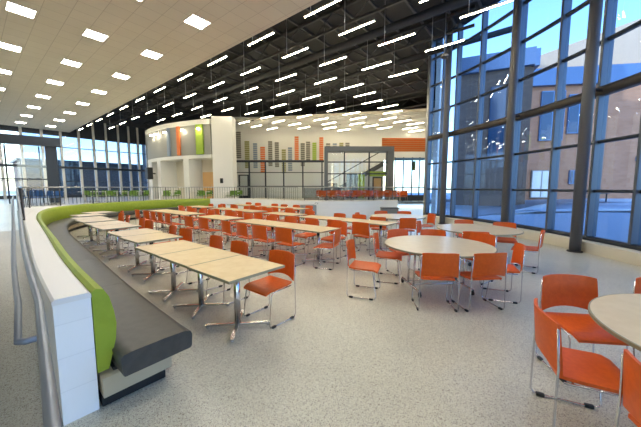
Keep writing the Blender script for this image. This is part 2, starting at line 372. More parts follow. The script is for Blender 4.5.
# ground and dark low building beyond the far left facade
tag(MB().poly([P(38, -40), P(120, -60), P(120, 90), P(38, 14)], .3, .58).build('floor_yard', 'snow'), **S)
lb = empty('low_building', (0, 0, 0), label='dark low building seen through the far left glass facade', cat='building')
m = MB(); m.poly([P(52, 4.5), P(60, 4.5), P(60, 60), P(52, 60)], .5, 5.0); m.build('wall', 'asphalt_wall', lb)
m = MB(); m.poly([P(51.7, 4.2), P(60.3, 4.2), P(60.3, 60), P(51.7, 60)], 5.0, 5.3); m.build('roof', 'dark_frame', lb)
# ================================================================ FAR LEFT FACADE
w3 = empty('window_2', (0, 0, 0), **S)
FB = [-9, -7.4, -5.8, -4.2, -2.6, -1, .6, 2.1] + [3.4, 4.75, 6.07, 7.43, 8.62, 9.69, 10.8, 11.8, 12.7, 13.6]
for b_ in FB:
    p = P(37, b_); MB().box((p[0], p[1], 4.5), (.2, .3, 7.8), ROT).build('mullion', 'white_paint', w3)
def frail(z, h, m, d=.2):
    p = P(37, 2.3); MB().box((p[0], p[1], z), (22.8, d, h), ROT).build('transom', m, w3)
frail(.75, .3, 'dark_frame'); frail(3.55, .22, 'dark_frame', .35); frail(5.5, .07, 'dark_frame'); frail(2.2, .07, 'dark_frame'); frail(7.5, 1.9, 'dark_frame')
for b0_, b1_ in zip(FB, FB[1:]):
    p = P(37.02, (b0_ + b1_) / 2); MB().box((p[0], p[1], 4.5), (b1_ - b0_ - .1, .02, 7.8), ROT).build('pane', 'facade_glass' if b0_ > 3 else 'clear_glass', w3)
# dark entrance portal at far left
pf = empty('entrance_portal', (0, 0, .6), label='large dark steel portal frame at the far left entrance', cat='portal')
pr = [(-22.0, 17.0), (-18.9, 19.7)]
ang = math.atan2(pr[1][1] - pr[0][1], pr[1][0] - pr[0][0])
MB().box((-17.75 - 3.4 * math.cos(ang) + .3, 18.7 - 3.4 * math.sin(ang), 3.95 - .0), (7.4, .5, .55), ang).build('beam', 'dark_frame', pf)
MB().box((-17.75, 18.75, 1.84), (.55, .6, 3.66), ang).build('post', 'dark_frame', pf)
mm = MB()
for k in range(4): mm.box((-18.2 - 1.5 * k * math.cos(ang), 18.4 - 1.5 * k * math.sin(ang), 1.83), (.07, .1, 3.64), ang)
mm.box((-17.75 - 3.4 * math.cos(ang), 18.7 - 3.4 * math.sin(ang), 1.55), (6.9, .1, .08), ang)
mm.build('glazing_bar', 'dark_frame', pf)
MB().box((-17.75 - 3.4 * math.cos(ang), 18.7 - 3.4 * math.sin(ang), 1.83), (6.7, .02, 3.6), ang).build('pane', 'clear_glass', pf)
# ================================================================ WHITE CURVED VOLUME
cv = [(-16.6, 29.5), (-16.3, 27.2), (-15.2, 25.0), (-13.4, 23.2), (-11.4, 21.9), (-9.4, 21.0), (-7.9, 20.55)]
CP = catmull(cv, 8)
def seg(lo, hi): return [p for p in CP if lo <= p[0] <= hi]
tag(MB().sweep(CP, [(0, 3.75), (0, 4.0), (-1.9, 4.0), (-1.9, 3.75)]).build('trim_4', 'white_paint', smooth_angle=40), **S)
tag(MB().sweep(CP, [(.0, 4.0), (.0, 6.15), (-.3, 6.15), (-.3, 4.0)]).build('wall_curved', 'panel_grey', smooth_angle=40), **S)
tag(MB().sweep(CP, [(.05, 6.15), (.05, 6.5), (-.5, 6.5), (-.5, 6.15)]).build('trim_5', 'white_paint', smooth_angle=40), **S)
tag(MB().sweep(CP, [(-1.3, .6), (-1.3, 3.75), (-1.6, 3.75), (-1.6, .6)]).build('wall_recess', 'cream_paint', smooth_angle=40), **S)
tag(MB().box((-7.0, 20.75, 3.62), (1.45, .9, 6.0)).build('wall_pier', 'white_paint'), **S)
for x0, x1 in ((-16.6, -14.3), (-13.5, -12.9), (-10.6, -9.8)):
    s_ = seg(x0, x1)
    if len(s_) > 1: tag(MB().sweep(s_, [(-.02, .6), (-.02, 3.75), (-1.3, 3.75), (-1.3, .6)]).build('wall_pier', 'white_paint', smooth_angle=40), **S)
def oncv(px):
    s = (px - 320.5) / 280; best = min(range(len(CP)), key=lambda i: abs(CP[i][0] / CP[i][1] - s)); p = CP[best]; q = CP[max(best - 1, 0)]; r = CP[min(best + 1, len(CP) - 1)]
    return p, math.atan2(r[1] - q[1], r[0] - q[0])
for px, w_, m_, c_ in ((161, .35, 'strip_lime', 'narrow lime green'), (155, .3, 'strip_orange', 'narrow orange'), (173, .3, 'strip_blue', 'narrow blue'), (181.5, .3, 'strip_orange', 'bright orange'), (203, .6, 'strip_lime', 'wide lime green')):
    p, a_ = oncv(px); n_ = (math.sin(a_), -math.cos(a_))
    tag(MB().box((p[0] + n_[0] * .08, p[1] + n_[1] * .08, 5.08), (w_, .12, 2.12), a_).build('wall_strip', m_), c_ + ' vertical strip on the grey band of the curved white volume', 'wall panel', 'strips on the curved volume')
for px, nm in ((157, 'leftmost'), (162, 'second from the left'), (171, 'third from the left'), (187, 'fourth from the left'), (204, 'rightmost')):
    p, a_ = oncv(px); n_ = (math.sin(a_), -math.cos(a_)); e = empty('wall_light', (p[0] + n_[0] * .2, p[1] + n_[1] * .2, 5.85), a_, label='small wall washer light on the grey curved band, ' + nm, cat='wall light', group='wall washers on the curved volume')
    MB().disc((0, 0, .03), .1, .1, 16).build('housing', 'white_paint', e); MB().disc((0, 0, -.04), .11, .04, 16).build('lens', 'lamp_emit', e)
p, a_ = oncv(157); e = empty('loudspeaker', (p[0] + math.sin(a_) * .5, p[1] - math.cos(a_) * .5, 2.75), a_, label='black loudspeaker mounted on the left end of the curved white volume', cat='speaker')
MB().box((0, 0, 0), (.6, .4, .95), bevel=.04).build('cabinet', 'black_plastic', e); MB().box((0, .3, 0), (.1, .34, .1)).build('bracket', 'black_steel', e)
tag(MB().box((-7.1, 20.23, 2.1), (.2, .12, .35), bevel=.02).build('wall_box', 'black_plastic'), 'small black box on the white pier of the curved volume', 'wall box')
od = empty('door_1', (-8.75, 22.05, .6), -.35, **S); MB().box((0, 0, 1.1), (1.0, .12, 2.2)).build('leaf', 'wood_orange', od); MB().tube([(.38, -.09, 1), (.38, -.09, 1.25)], .015).build('handle', 'steel_grey', od)
# ================================================================ BACK WALL: coloured slatted strips, glazed screen, portal
def bx(px, d): return (px - 320.5) / 280 * d
def bz(py, d): return 1.65 + (187 - py) / 280 * d
strips = [(240, 133, 159, 'grey'), (248.2, 142, 168.5, 'olive'), (256.2, 144, 168.5, 'blue'), (263.5, 147.5, 173, 'orange'), (271, 142, 166.5, 'grey'), (277.5, 143, 167.5, 'grey'), (284.3, 150, 173.5, 'olive'), (290.5, 148, 171.3, 'blue'), (297, 137.5, 160.5, 'orange'), (303, 144, 166.5, 'grey'), (308.3, 142.5, 163, 'grey'), (314.5, 143.5, 161.5, 'lime'), (321.3, 138.3, 161, 'orange'), (328, 144, 153, 'grey'), (334.5, 144, 151, 'blue'), (341, 143.5, 150, 'olive'), (347, 143.5, 150, 'grey')]
names = {'grey': 'dark grey', 'olive': 'olive green', 'blue': 'blue grey', 'orange': 'orange', 'lime': 'lime green'}
for i, (px, y0, y1, c) in enumerate(strips):
    z1, z0 = bz(y0, 28.1), bz(y1, 28.1); n_ = int((z1 - z0) / .2)
    e = empty('slatted_panel', (bx(px, 28.1), 28.16, z0), label=f'{names[c]} vertical slatted panel on the back wall, {ORD[i]} from the left', cat='wall panel', group='slatted panels on the back wall')
    w_ = .42 if px < 250 or px in (263.5,) else .36
    MB().box((0, .03, (z1 - z0) / 2), (w_, .06, z1 - z0)).build('backing', 'cream_paint', e)
    s_ = MB()
    for k in range(n_): s_.box((0, -.03, (k + .5) * (z1 - z0) / n_), (w_ + .04, .06, .155))
    s_.build('slats', 'strip_' + c, e)
gs = empty('window_3', (0, 0, 0), **S)
YS = 26.6
for px in (234.5, 240, 250, 266, 284, 303, 322):
    MB().box((bx(px, YS), YS, .6 + (3.55 if px != 240 else 2.2) / 2), (.12, .12, 3.55 if px != 240 else 2.2)).build('mullion', 'dark_frame', gs)
for z, h in ((4.05, .2), (3.0, .07), (1.72, .07)):
    MB().box(((bx(234.5, YS) + bx(324, YS)) / 2, YS, z), (bx(324, YS) - bx(234.5, YS), .14, h)).build('transom', 'dark_frame', gs)
MB().box(((bx(234.5, YS) + bx(324, YS)) / 2, YS, 2.3), (bx(324, YS) - bx(234.5, YS), .02, 3.4)).build('pane', 'clear_glass', gs)
d2 = empty('door_2', (bx(244.5, YS), YS - .12, .6), **S)
mm = MB(); 
for sx in (-.42, .42): mm.box((sx, 0, 1.1), (.1, .08, 2.2))
mm.box((0, 0, 2.15), (.84, .08, .1)); mm.box((0, 0, .12), (.84, .08, .24)); mm.box((0, 0, 1.05), (.84, .06, .1)); mm.build('door_frame', 'dark_frame', d2)
MB().box((0, 0, 1.15), (.76, .02, 2)).build('pane', 'clear_glass', d2)
# portal
YP = 23.0; X0, X1 = bx(324.3, YP), bx(391.5, YP); zt = bz(148, YP)
pt = empty('steel_portal', ((X0 + X1) / 2, YP, .6), label='wide dark grey steel portal frame standing before the back wall', cat='portal'); hw = (X1 - X0) / 2
MB().box((0, 0, zt - .6 - .2), (2 * hw, 1.0, .4), bevel=.02).build('beam', 'portal_grey', pt)
MB().box((-hw + .14, 0, (zt - 1) / 2), (.28, 1.0, zt - 1.0)).build('post', 'portal_grey', pt)
MB().box((hw - .22, 0, (zt - 1) / 2), (.44, 1.0, zt - 1.0)).build('post', 'portal_grey', pt)
for px in (344, 368.5): MB().box((bx(px, YP) - (X0 + X1) / 2, 0, (zt - 1) / 2), (.1, .12, zt - 1.0)).build('mullion', 'dark_frame', pt)
for z in (bz(162.5, YP) - .6, bz(174, YP) - .6): MB().box((0, 0, z), (2 * hw - .3, .12, .09)).build('transom', 'dark_frame', pt)
MB().box((-.06, 0, (zt - 1) / 2), (2 * hw - .7, .02, zt - 1.02)).build('pane', 'clear_glass', pt)
st = empty('staircase', (3.0, 27.2, .6), label='pale staircase rising to the right behind the steel portal', cat='staircase')
mm = MB(); n_ = 18
for k in range(n_): mm.box((-2.3 + k * .3, 0, .17 * (k + 1) + .3), (.32, 1.1, .17))
mm.build('steps', 'white_paint', st); a_ = math.atan2(.17, .3)
MB().box((.25, -.6, 1.72), (6.1, .06, .4), ry=-a_).build('stringer', 'duct_grey', st); MB().tube([(-2.4, -.6, 1.5), (2.9, -.6, 4.5)], .04).build('handrail', 'black_steel', st)
tag(MB().box((bx(377, 25.5), 25.5, bz(174, 25.5)), (1.7, .08, .45)).build('wall_board', 'strip_lime'), 'lime green board above the counter seen through the portal', 'sign')
tag(MB().box((bx(361, 25.5), 25.5, 1.72), (.6, .1, 2.2)).build('wall_screen', 'strip_lime'), 'upright lime green panel seen through the portal', 'panel')
for px, lb_ in ((349, 'left'), (354.5, 'right')):
    e = empty('door_3' if px < 352 else 'door_4', (bx(px, 25.8), 25.8, .6), **S); MB().box((0, 0, 1.15), (.5, .08, 2.3)).build('door_frame', 'dark_frame', e); MB().box((0, -.03, 1.15), (.36, .06, 2.0)).build('pane', 'strip_blue', e)
e = empty('doorway_unit', (bx(377, 26), 26, .6), label='dark framed orange doorway under the lime board', cat='door')
MB().box((0, 0, 1.0), (.9, .1, 2.0)).build('door_frame', 'black_steel', e); MB().box((0, -.04, .95), (.66, .08, 1.8)).build('panel', 'wood_orange', e)
tag(MB().box((bx(331, 25.8), 25.8, 1.3), (1.1, .7, 1.4), bevel=.03).build('counter_desk', 'strip_grey'), 'grey counter behind the left side of the steel portal', 'counter')
# right far windows + red louvre
w4 = empty('window_4', (0, 0, 0), **S); YW = 24.5
xa, xb = bx(394, YW), bx(426.5, YW)
for px in (394, 402.5, 411, 418.5, 426.5): MB().box((bx(px, YW), YW, 2.3), (.08, .1, 3.8)).build('mullion', 'dark_frame', w4)
for z, h, m_ in ((4.05, .22, 'sash_blue'), (1.6, .07, 'dark_frame'), (.7, .5, 'dark_frame')): MB().box(((xa + xb) / 2, YW, z), (xb - xa, .14, h)).build('transom', m_, w4)
MB().box(((xa + xb) / 2, YW, 2.3), (xb - xa, .02, 3.6)).build('pane', 'blue_glass', w4)
tag(MB().box((bx(414, YW), YW + .3, 3.5), (.25, .1, .8)).build('wall_strip', 'strip_lime'), 'short lime strip behind the far right windows', 'wall panel')
lv = empty('louvre_screen', (bx(404, 24.2), 24.2, bz(152, 24.2)), label='orange red slatted screen high above the far right windows', cat='screen')
mm = MB(); lw = bx(427, 24.2) - bx(381, 24.2)
for k in range(7): mm.box((0, 0, .08 + k * .16), (lw, .12, .09))
mm.build('slats', 'strip_orange', lv); MB().box((0, .12, .55), (lw, .06, 1.15)).build('backing', 'wood_orange', lv)
# ================================================================ GUARD RAILINGS ON THE LOW WALL
mid = off(PATH, -.1)
LED = [p for p in OUT if 8.6 < Vector(p).dot(VA) < 15.4 and p[1] < 12]
tag(MB().poly(LED + [P(15.4, 2.0), P(14.9, 1.4), P(13.9, 1.02)], .601, .899).build('trim_7', 'cap_white'), **S)
i0 = next(i for i, p in enumerate(mid) if Vector(p).dot(VA) > 9.6)
i1 = min(range(len(mid)), key=lambda i: abs(mid[i][0] / mid[i][1] - (300 - 320.5) / 280) + (0 if mid[i][1] > 12 else 9))
def railing(pts, label, infill):
    e = empty('guard_railing', (0, 0, 0), label=label, cat='railing')
    MB().tube([(x, y, 1.64) for x, y in pts[::2]], .024, 8).build('top_rail', 'steel_grey', e)
    for p in pts[::9]: MB().box((p[0], p[1], 1.26), (.03, .03, .73)).build('post', 'duct_grey', e)
    if infill == 'bars':
        m = MB()
        for p, q in zip(pts, pts[1:]):
            m.box((p[0], p[1], 1.28), (.012, .012, .68))
        m.build('balusters', 'duct_black', e)['kind'] = 'stuff'
    else:
        MB().sweep(pts, [(-.006, .93), (-.006, 1.6), (.006, 1.6), (.006, .93)], smooth=False).build('pane', 'smoke_glass', e)
ic = next(i for i, p in enumerate(mid) if Vector(p).dot(VA) > 15.6 or p[1] > 12)
lead = resample([P(9.2, .77), P(13.8, 1.1), P(14.8, 1.5), P(15.3, 2.1), mid[ic]], .15)
railing(lead + mid[ic + 1:i1 + 1], 'thin grey railing with upright bars on top of the low curved wall', 'bars')
railing(mid[i1 + 2:], 'smoked glass railing on top of the bright curved wall before the orange chairs', 'glass')
# handrails on the outer side of the low wall
hr = empty('handrail', (0, 0, 0), label='blue grey steel handrail running along the outer side of the low wall', cat='handrail')
def hz(a_): return .9 + max(0, min(.74, (a_ - 2.4) / 7 * .72))
op = off(PATH, -.26); op = [p for p in op if Vector(p).dot(VA) < 10 and p[1] < 12]
st_ = P(1.0, .10); pts3 = [(P(.3, .04)[0], P(.3, .04)[1], .88), (st_[0], st_[1], .9)] + [(p[0], p[1], hz(Vector(p).dot(VA))) for p in op[::4]]
MB().tube(pts3, .021, 10).build('upper_rail', 'rail_grey', hr)
pl = [(p[0] - VB.x * .08, p[1] - VB.y * .08, hz(Vector(p).dot(VA)) - .22) for p in op[::4] if Vector(p).dot(VA) > 2.7]
pl = [(*P(2.45, .22), .70), (*P(2.45, .16), .70), (*P(2.48, .13), .70)] + pl
MB().tube(pl, .02, 10).build('lower_rail', 'rail_grey', hr)
for k in range(3, len(op), 14):
    p = op[k]; z = hz(Vector(p).dot(VA)); MB().tube([(p[0], p[1], z - .02), (p[0] + VB.x * .03, p[1] + VB.y * .03, z - .3)], .012).build('bracket', 'steel_grey', hr)
lp = empty('rail_loop', (-6.95, 5.75, 0), label='dark rounded handrail loop at the left edge of the picture', cat='handrail')
c = [(-.9, 0, 1.8), (-.15, 0, 1.8), (-.03, 0, 1.76), (0, 0, 1.66), (0, 0, 1.35), (-.04, 0, 1.24), (-.15, 0, 1.2), (-.9, 0, 1.2)]
MB().tube(c, .035, 10).build('loop', 'black_steel', lp); MB().tube([(-.6, 0, .3), (-.6, 0, 1.8)], .03).build('post', 'black_steel', lp)
# ================================================================ BANQUETTE MODULES
iEnd = min(range(len(PATH)), key=lambda i: abs(PATH[i][0] / PATH[i][1] - (211 - 320.5) / 280) + (0 if PATH[i][1] > 12 else 9))
mods = 12; k0 = 0
backp = [(.006, .28), (.006, .895), (.03, .915), (.075, .90), (.105, .84), (.13, .72), (.14, .62), (.13, .50), (.10, .38), (.075, .28)]
seatp = [(.11, .29), (.10, .42), (.12, .44), (.2, .447), (.4, .447), (.56, .44), (.61, .42), (.622, .39), (.615, .29), (.6, .275), (.12, .275)]
for k in range(mods):
    a0 = int(iEnd * k / mods); a1 = int(iEnd * (k + 1) / mods); sg = PATH[a0:a1 + 1]; sb = sg
    t = Vector((sg[-1][0] - sg[-2][0], sg[-1][1] - sg[-2][1])) * .04; sg = sg[:-1] + [(sg[-1][0] - t.x * 1.2, sg[-1][1] - t.y * 1.2)]
    where = 'nearest the camera' if k == 0 else f'{ORD[k]} from the near end'
    c0 = sg[len(sg) // 2]; e = empty('banquette', (c0[0], c0[1], 0), label=f'curved banquette section with lime back and grey seat, {where}', cat='bench', group='banquette along the curved wall')
    lc = [(x - c0[0], y - c0[1]) for x, y in sg]; ls = ([(lc[0][0] - VA.x * .2, lc[0][1] - VA.y * .2)] if k == 0 else []) + lc; lp_ = ([(lc[0][0] - VA.x * .06, lc[0][1] - VA.y * .06)] if k == 0 else []) + lc
    MB().sweep(lc, backp).build('backrest', 'lime_vinyl', e, smooth_angle=50)
    MB().sweep(ls, seatp).build('seat', 'grey_vinyl', e, smooth_angle=50)
    MB().sweep(lp_, [(.02, .1), (.02, .25), (.5, .25), (.5, .1)]).build('base', 'bench_base', e)
    MB().sweep(lc, [(.02, .004), (.02, .098), (.46, .098), (.46, .004)]).build('plinth', 'black_plastic', e)
    MB().sweep(lc, [(.1, .252), (.1, .273), (.48, .273), (.48, .252)]).build('seat_board', 'black_plastic', e)
# ================================================================ CHAIRS
def make_chair(shell, colour):
    e = empty('cafe_chair', (0, 0, 0), label='x', cat='chair')
    # seat: grid slab
    def slab(fn, nu, nv, th, name):
        bm = bmesh.new(); top = [[bm.verts.new(fn(u / nu, v / nv, 0)) for v in range(nv + 1)] for u in range(nu + 1)]; bot = [[bm.verts.new(fn(u / nu, v / nv, th)) for v in range(nv + 1)] for u in range(nu + 1)]
        for i in range(nu):
            for j in range(nv):
                bm.faces.new((top[i][j], top[i + 1][j], top[i + 1][j + 1], top[i][j + 1])); bm.faces.new((bot[i][j], bot[i][j + 1], bot[i + 1][j + 1], bot[i + 1][j]))
        for i in range(nu):
            bm.faces.new((top[i][0], bot[i][0], bot[i + 1][0], top[i + 1][0])); bm.faces.new((top[i][nv], top[i + 1][nv], bot[i + 1][nv], bot[i][nv]))
        for j in range(nv):
            bm.faces.new((top[0][j], top[0][j + 1], bot[0][j + 1], bot[0][j])); bm.faces.new((top[nu][j], bot[nu][j], bot[nu][j + 1], top[nu][j + 1]))
        m = MB(); m.bm.free(); m.bm = bm; return m.build(name, shell, e, smooth_angle=50)
    def seat(u, v, th):
        x = (u - .5) * 2; y = -.2 + v * .43; w = .222 - .012 * max(0, (abs(v - .5) * 2) ** 6) - .01 * (1 - v)
        z = .447 - .012 * (1 - x * x) * math.sin(PI * v) - .03 * max(0, (v - .8) / .2) ** 2 + .012 * (1 - v) ** 3
        return (x * w, y, z - th)
    slab(seat, 8, 8, .022, 'seat')
    def back(u, v, th):
        x = (u - .5) * 2; lean = -.185 - .03 * v; w = .238 - .012 * v ** 3
        zb = .475 + .04 * (1 - x * x); zt_ = .812 - .014 * abs(x) ** 4
        y = lean - .052 * (1 - x * x) + .022 * math.sin(PI * v) * 0 - th * 1.0
        return (x * w, y, zb + (zt_ - zb) * v)
    slab(back, 10, 6, .016, 'backrest')
    for s in (-1, 1):
        c = [(s * .232, -.226, .77), (s * .243, -.212, .52), (s * .246, -.214, .30), (s * .248, -.214, .05), (s * .248, -.195, .018), (s * .248, -.165, .012), (s * .246, .17, .012), (s * .246, .20, .02), (s * .244, .215, .05), (s * .232, .17, .38), (s * .225, .13, .418), (s * .215, -.17, .418)]
        MB().tube(c, .0072, 6).build('frame_side', 'chrome', e)
        for y in (-.15, .15): MB().box((s * .246, y, .014), (.026, .055, .026), bevel=.004).build('glide', 'black_plastic', e)
    c = MB(); c.tube([(-.215, .1, .415), (.215, .1, .415)], .008, 6); c.tube([(-.22, -.12, .415), (.22, -.12, .415)], .008, 6); c.build('cross_bar', 'chrome', e)
    e['colour'] = colour; return e, list(e.children)
bpy.context.view_layer.update()
PROTO = {}
for s_, c_ in (('orange_shell', 'orange'), ('green_shell', 'green'), ('blue_shell', 'blue')):
    e, _ = make_chair(s_, c_); bpy.context.view_layer.update(); PROTO[c_] = [e, [o for o in D.objects if o.parent == e], False]
    del e['colour']
def chair(x, y, f, label, group=None, colour='orange', z=0.0):
    pr_ = PROTO[colour]; rz = math.atan2(-f[0], f[1])
    if not pr_[2]:
        pr_[2] = True; e = pr_[0]; e.location = (x, y, z); e.rotation_euler.z = rz; e['label'] = label
        if group: e['group'] = group
        return e
    return copy_fast(pr_[0], pr_[1], (x, y, z), rz, label, group)
# ---- round tables
def round_table(x, y, r, rz, label):
    e = empty('round_table', (x, y, 0), rz, label=label, cat='table', group='round folding tables by the glass wall')
    MB().disc((0, 0, .7275), r - .006, .025, 64).build('table_top', 'round_laminate', e)
    # rim
    bm = MB(); n = 64; pr = [(r - .006, .712), (r + .004, .715), (r + .004, .738), (r - .006, .7405)]
    rings = [[bm.bm.verts.new((q * math.cos(2 * PI * k / n), q * math.sin(2 * PI * k / n), z)) for k in range(n)] for q, z in pr]
    for a, b in zip(rings, rings[1:] + rings[:1]):
        for k in range(n): bm.bm.faces.new((a[k], a[(k + 1) % n], b[(k + 1) % n], b[k]))
    bm.build('edge_band', 'laminate_edge', e)
    for s in (-1, 1):
        MB().tube([(s * .42, -.34, .085), (s * .42, .34, .085)], .02, 8).build('foot_bar', 'chrome', e)
        for q in (-.1, .1): MB().tube([(s * .42, q, .09), (s * .40, q, .70)], .016, 8).build('upright', 'chrome', e)
        for q in (-.33, .33):
            w = MB(); w.tube([(s * .42 - .012, q, .04), (s * .42 + .012, q, .04)], .038, 14); w.box((s * .42, q, .075), (.035, .03, .02)); w.build('caster', 'black_plastic', e)
    m = MB(); m.tube([(-.42, -.1, .12), (.42, -.1, .12)], .012, 8); m.tube([(-.42, .1, .12), (.42, .1, .12)], .012, 8); m.box((0, 0, .695), (1.1, .3, .03)); m.build('cross_bar', 'chrome', e)
    return e
round_table(1.87, 4.43, .82, .1, 'pale round table nearest the camera centre, ringed by orange chairs')
round_table(3.46, 6.12, .83, .2, 'pale round table behind the nearer one, beside the glass wall columns')
round_table(2.66, 1.5, .83, .3, 'pale round table cut by the right edge of the picture')
round_table(2.42, 8.75, .83, .2, 'pale round table farthest back, before the bright curved wall')
G1 = 'chairs at the front round table'; G2 = 'chairs at the second round table'; G3 = 'chairs at the right edge table'; G4 = 'chairs at the far round table'
for x, y, f, l, g in [
    (1.57, 3.76, (.1, 1), 'orange chair with its back to the camera at the front round table, left of two', G1),
    (2.17, 3.77, (-.12, 1), 'orange chair with its back to the camera at the front round table, right of two', G1),
    (2.71, 4.12, (-.9, .35), 'orange chair on the right side of the front round table, seen from its side', G1),
    (2.74, 4.9, (-.85, -.5), 'orange chair behind the right rim of the front round table', G1),
    (2.16, 5.26, (-.3, -1), 'orange chair facing the camera behind the front round table', G1),
    (1.6, 5.3, (.3, -1), 'orange chair behind the left rear rim of the front round table', G1),
    (1.22, 4.92, (.93, -.3), 'orange chair tucked in at the left of the front round table, facing right', G1),
    (.68, 4.24, (.94, -.33), 'orange chair standing alone left of the front round table', G1),
    (2.62, 6.75, (.8, -.5), 'orange chair at the left of the second round table', G2),
    (3.66, 6.92, (-.1, -1), 'orange chair facing the camera behind the second round table, left of two', G2),
    (4.28, 6.42, (-.45, -.85), 'orange chair facing the camera behind the second round table, right of two', G2),
    (4.1, 5.5, (-.75, .6), 'orange chair at the right end of the second round table', G2),
    (3.02, 5.5, (.25, 1), 'orange chair with its back to the camera at the second round table', G2),
    (2.33, 2.36, (-.13, -1), 'orange chair facing the camera at the right edge table, its whole back visible', G3),
    (1.78, 1.79, (.92, -.4), 'large orange chair seen from behind left at the right edge table', G3),
    (1.77, 1.13, (.95, -.25), 'orange chair cut off by the bottom right corner of the picture', G3),
    (3.12, 2.28, (-.3, -1), 'sliver of an orange chair at the right edge behind the round table', G3),
    (2.4, 7.85, (0, 1), 'orange chair with its back to the camera at the far round table, right of two', G4),
    (1.72, 8.1, (.4, .9), 'orange chair with its back to the camera at the far round table, left of two', G4),
    (3.28, 8.75, (-1, -.1), 'orange chair at the right of the far round table', G4),
    (2.85, 9.5, (-.3, -1), 'orange chair behind the far round table, right of two', G4),
    (2.15, 9.6, (.1, -1), 'orange chair behind the far round table, left of two', G4),
    (1.42, 9.1, (.9, -.4), 'orange chair left of the far round table, its round back showing', G4)]:
    chair(x, y, f, l, g)
# ---- rectangular tables
def rect_table(L, Wd, cols):
    e = empty('cafe_table', (0, 0, 0), ROT, label='x', cat='table')
    MB().box((0, 0, .722), (Wd - .006, L - .006, .026)).build('table_top', 'maple_laminate', e)
    m = MB()
    for sx in (-1, 1): m.box((sx * (Wd / 2 - .004), 0, .7215), (.007, L - .002, .0275))
    for sy in (-1, 1): m.box((0, sy * (L / 2 - .004), .7215), (Wd - .016, .007, .0275))
    m.build('edge_band', 'laminate_edge', e)
    for cy in cols:
        MB().tube([(0, cy, .03), (0, cy, .70)], .036, 14).build('column', 'chrome', e)
        MB().box((0, cy, .702), (.36, .3, .012)).build('top_plate', 'black_steel', e)
        for q in (PI / 4, 3 * PI / 4):
            m = MB(); m.box((0, cy, .034), (.74, .045, .022), q, bevel=.005)
            for s in (-1, 1): m.tube([(s * .35 * math.cos(q), cy + s * .35 * math.sin(q), .001), (s * .35 * math.cos(q), cy + s * .35 * math.sin(q), .025)], .016, 8)
            m.build('foot', 'chrome', e)
    return e
def rproto(L, Wd, cols):
    e = rect_table(L, Wd, cols); bpy.context.view_layer.update(); return [e, [o for o in D.objects if o.parent == e], False]
SQ = rproto(.84, .75, [0]); LG = rproto(1.5, .72, [-.4, .4])
def table(pr_, a, b, label, group, dr=0):
    x, y = P(a, b)
    if not pr_[2]:
        pr_[2] = True; e = pr_[0]; e.location = (x, y, 0); e.rotation_euler.z = ROT + dr; e['label'] = label; e['group'] = group; return e
    return copy_fast(pr_[0], pr_[1], (x, y, 0), ROT + dr, label, group)
BG = 'square maple tables along the banquette'
bq = [(2.75, 1.89, 0), (3.595, 1.90, 0), (4.44, 1.91, 0), (5.62, 2.06, .03), (6.47, 2.09, .03), (7.82, 2.14, .02), (8.67, 2.17, .02), (9.7, 2.2, .02), (10.55, 2.24, .02), (11.7, 2.45, .1), (12.65, 2.95, .2)]
for i, (a, b, dr) in enumerate(bq):
    table(SQ, a, b, 'square maple table on a chrome X base, ' + ('nearest the camera beside the grey banquette' if i == 0 else f'{ORD[i]} along the banquette from the camera'), BG, dr)
f_ = (-VB.x, -VB.y)
for i, (a, b) in enumerate([(2.63, 2.28), (3.62, 2.33), (4.36, 2.38), (5.6, 2.48), (6.25, 2.5), (7.7, 2.58), (8.5, 2.7), (9.7, 2.72), (10.5, 2.8), (11.7, 3.15)]):
    x, y = P(a, b); j = random.uniform(-.12, .12) if i else 0
    chair(x, y, (f_[0] + j, f_[1] - j), 'orange chair ' + ('standing clear at the near end of the banquette tables' if i == 0 else f'facing the banquette across its tables, {ORD[i]} from the camera'), 'chairs facing the banquette')
LR = [  # (name, b, [a ranges], near chairs, far chairs)
    ('the nearest long table', 4.78, [4.25, 5.75], [4.2, 4.9, 5.55, 6.2], [3.9, 4.7, 5.4, 6.2]),
    ('the short nearest-row table', 4.75, [7.7], [7.35, 8.05], [7.3, 8.1]),
    ('the leftmost nearest-row table', 4.75, [9.9, 11.4], [9.4, 10.0, 10.6, 11.2, 11.9], [9.4, 10.1, 10.8, 11.6]),
    ('the second row table at centre', 6.75, [6.95], [6.5, 7.4], [6.5, 7.4]),
    ('the second row right table', 6.62, [3.65, 5.05 + .1], [3.45, 4.15, 4.9, 5.6], [4.37, 5.1]),
    ('the second row long table at left', 6.78, [9.0, 10.5], [8.5, 9.2, 9.9, 10.8], [8.6, 9.3, 10.1, 10.9]),
    ('the second row far left table', 6.8, [12.6], [12.2, 13.0], [12.2, 13.0]),
    ('the third row middle table', 8.8, [8.6, 10.1], [8.0, 8.8, 9.6, 10.4], [8.2, 9.0, 9.8, 10.5]),
    ('the third row table at left', 8.8, [12.2], [11.8, 12.6], [11.8, 12.6]),
]
for nm, b, As, near, far in LR:
    for i, a in enumerate(As):
        table(LG, a, b, 'maple table, ' + (('right half of ' if i == 0 else 'left half of ') if len(As) > 1 else '') + nm, 'long maple tables in the dining area')
    for lst, s, side in ((near, -1, 'near'), (far, 1, 'far')):
        for i, a in enumerate(lst):
            x, y = P(a + random.uniform(-.05, .05), b + s * (.52 + random.uniform(0, .08))); j = random.uniform(-.1, .1)
            chair(x, y, (-s * VB.x + j, -s * VB.y), f'orange chair, {side} side of {nm}, {ORD[i]} from its right', 'orange chairs at the long tables')
chair(.14, 5.74, (-.95, .35), 'orange chair turned sideways at the right end of the front long table', 'orange chairs at the long tables')
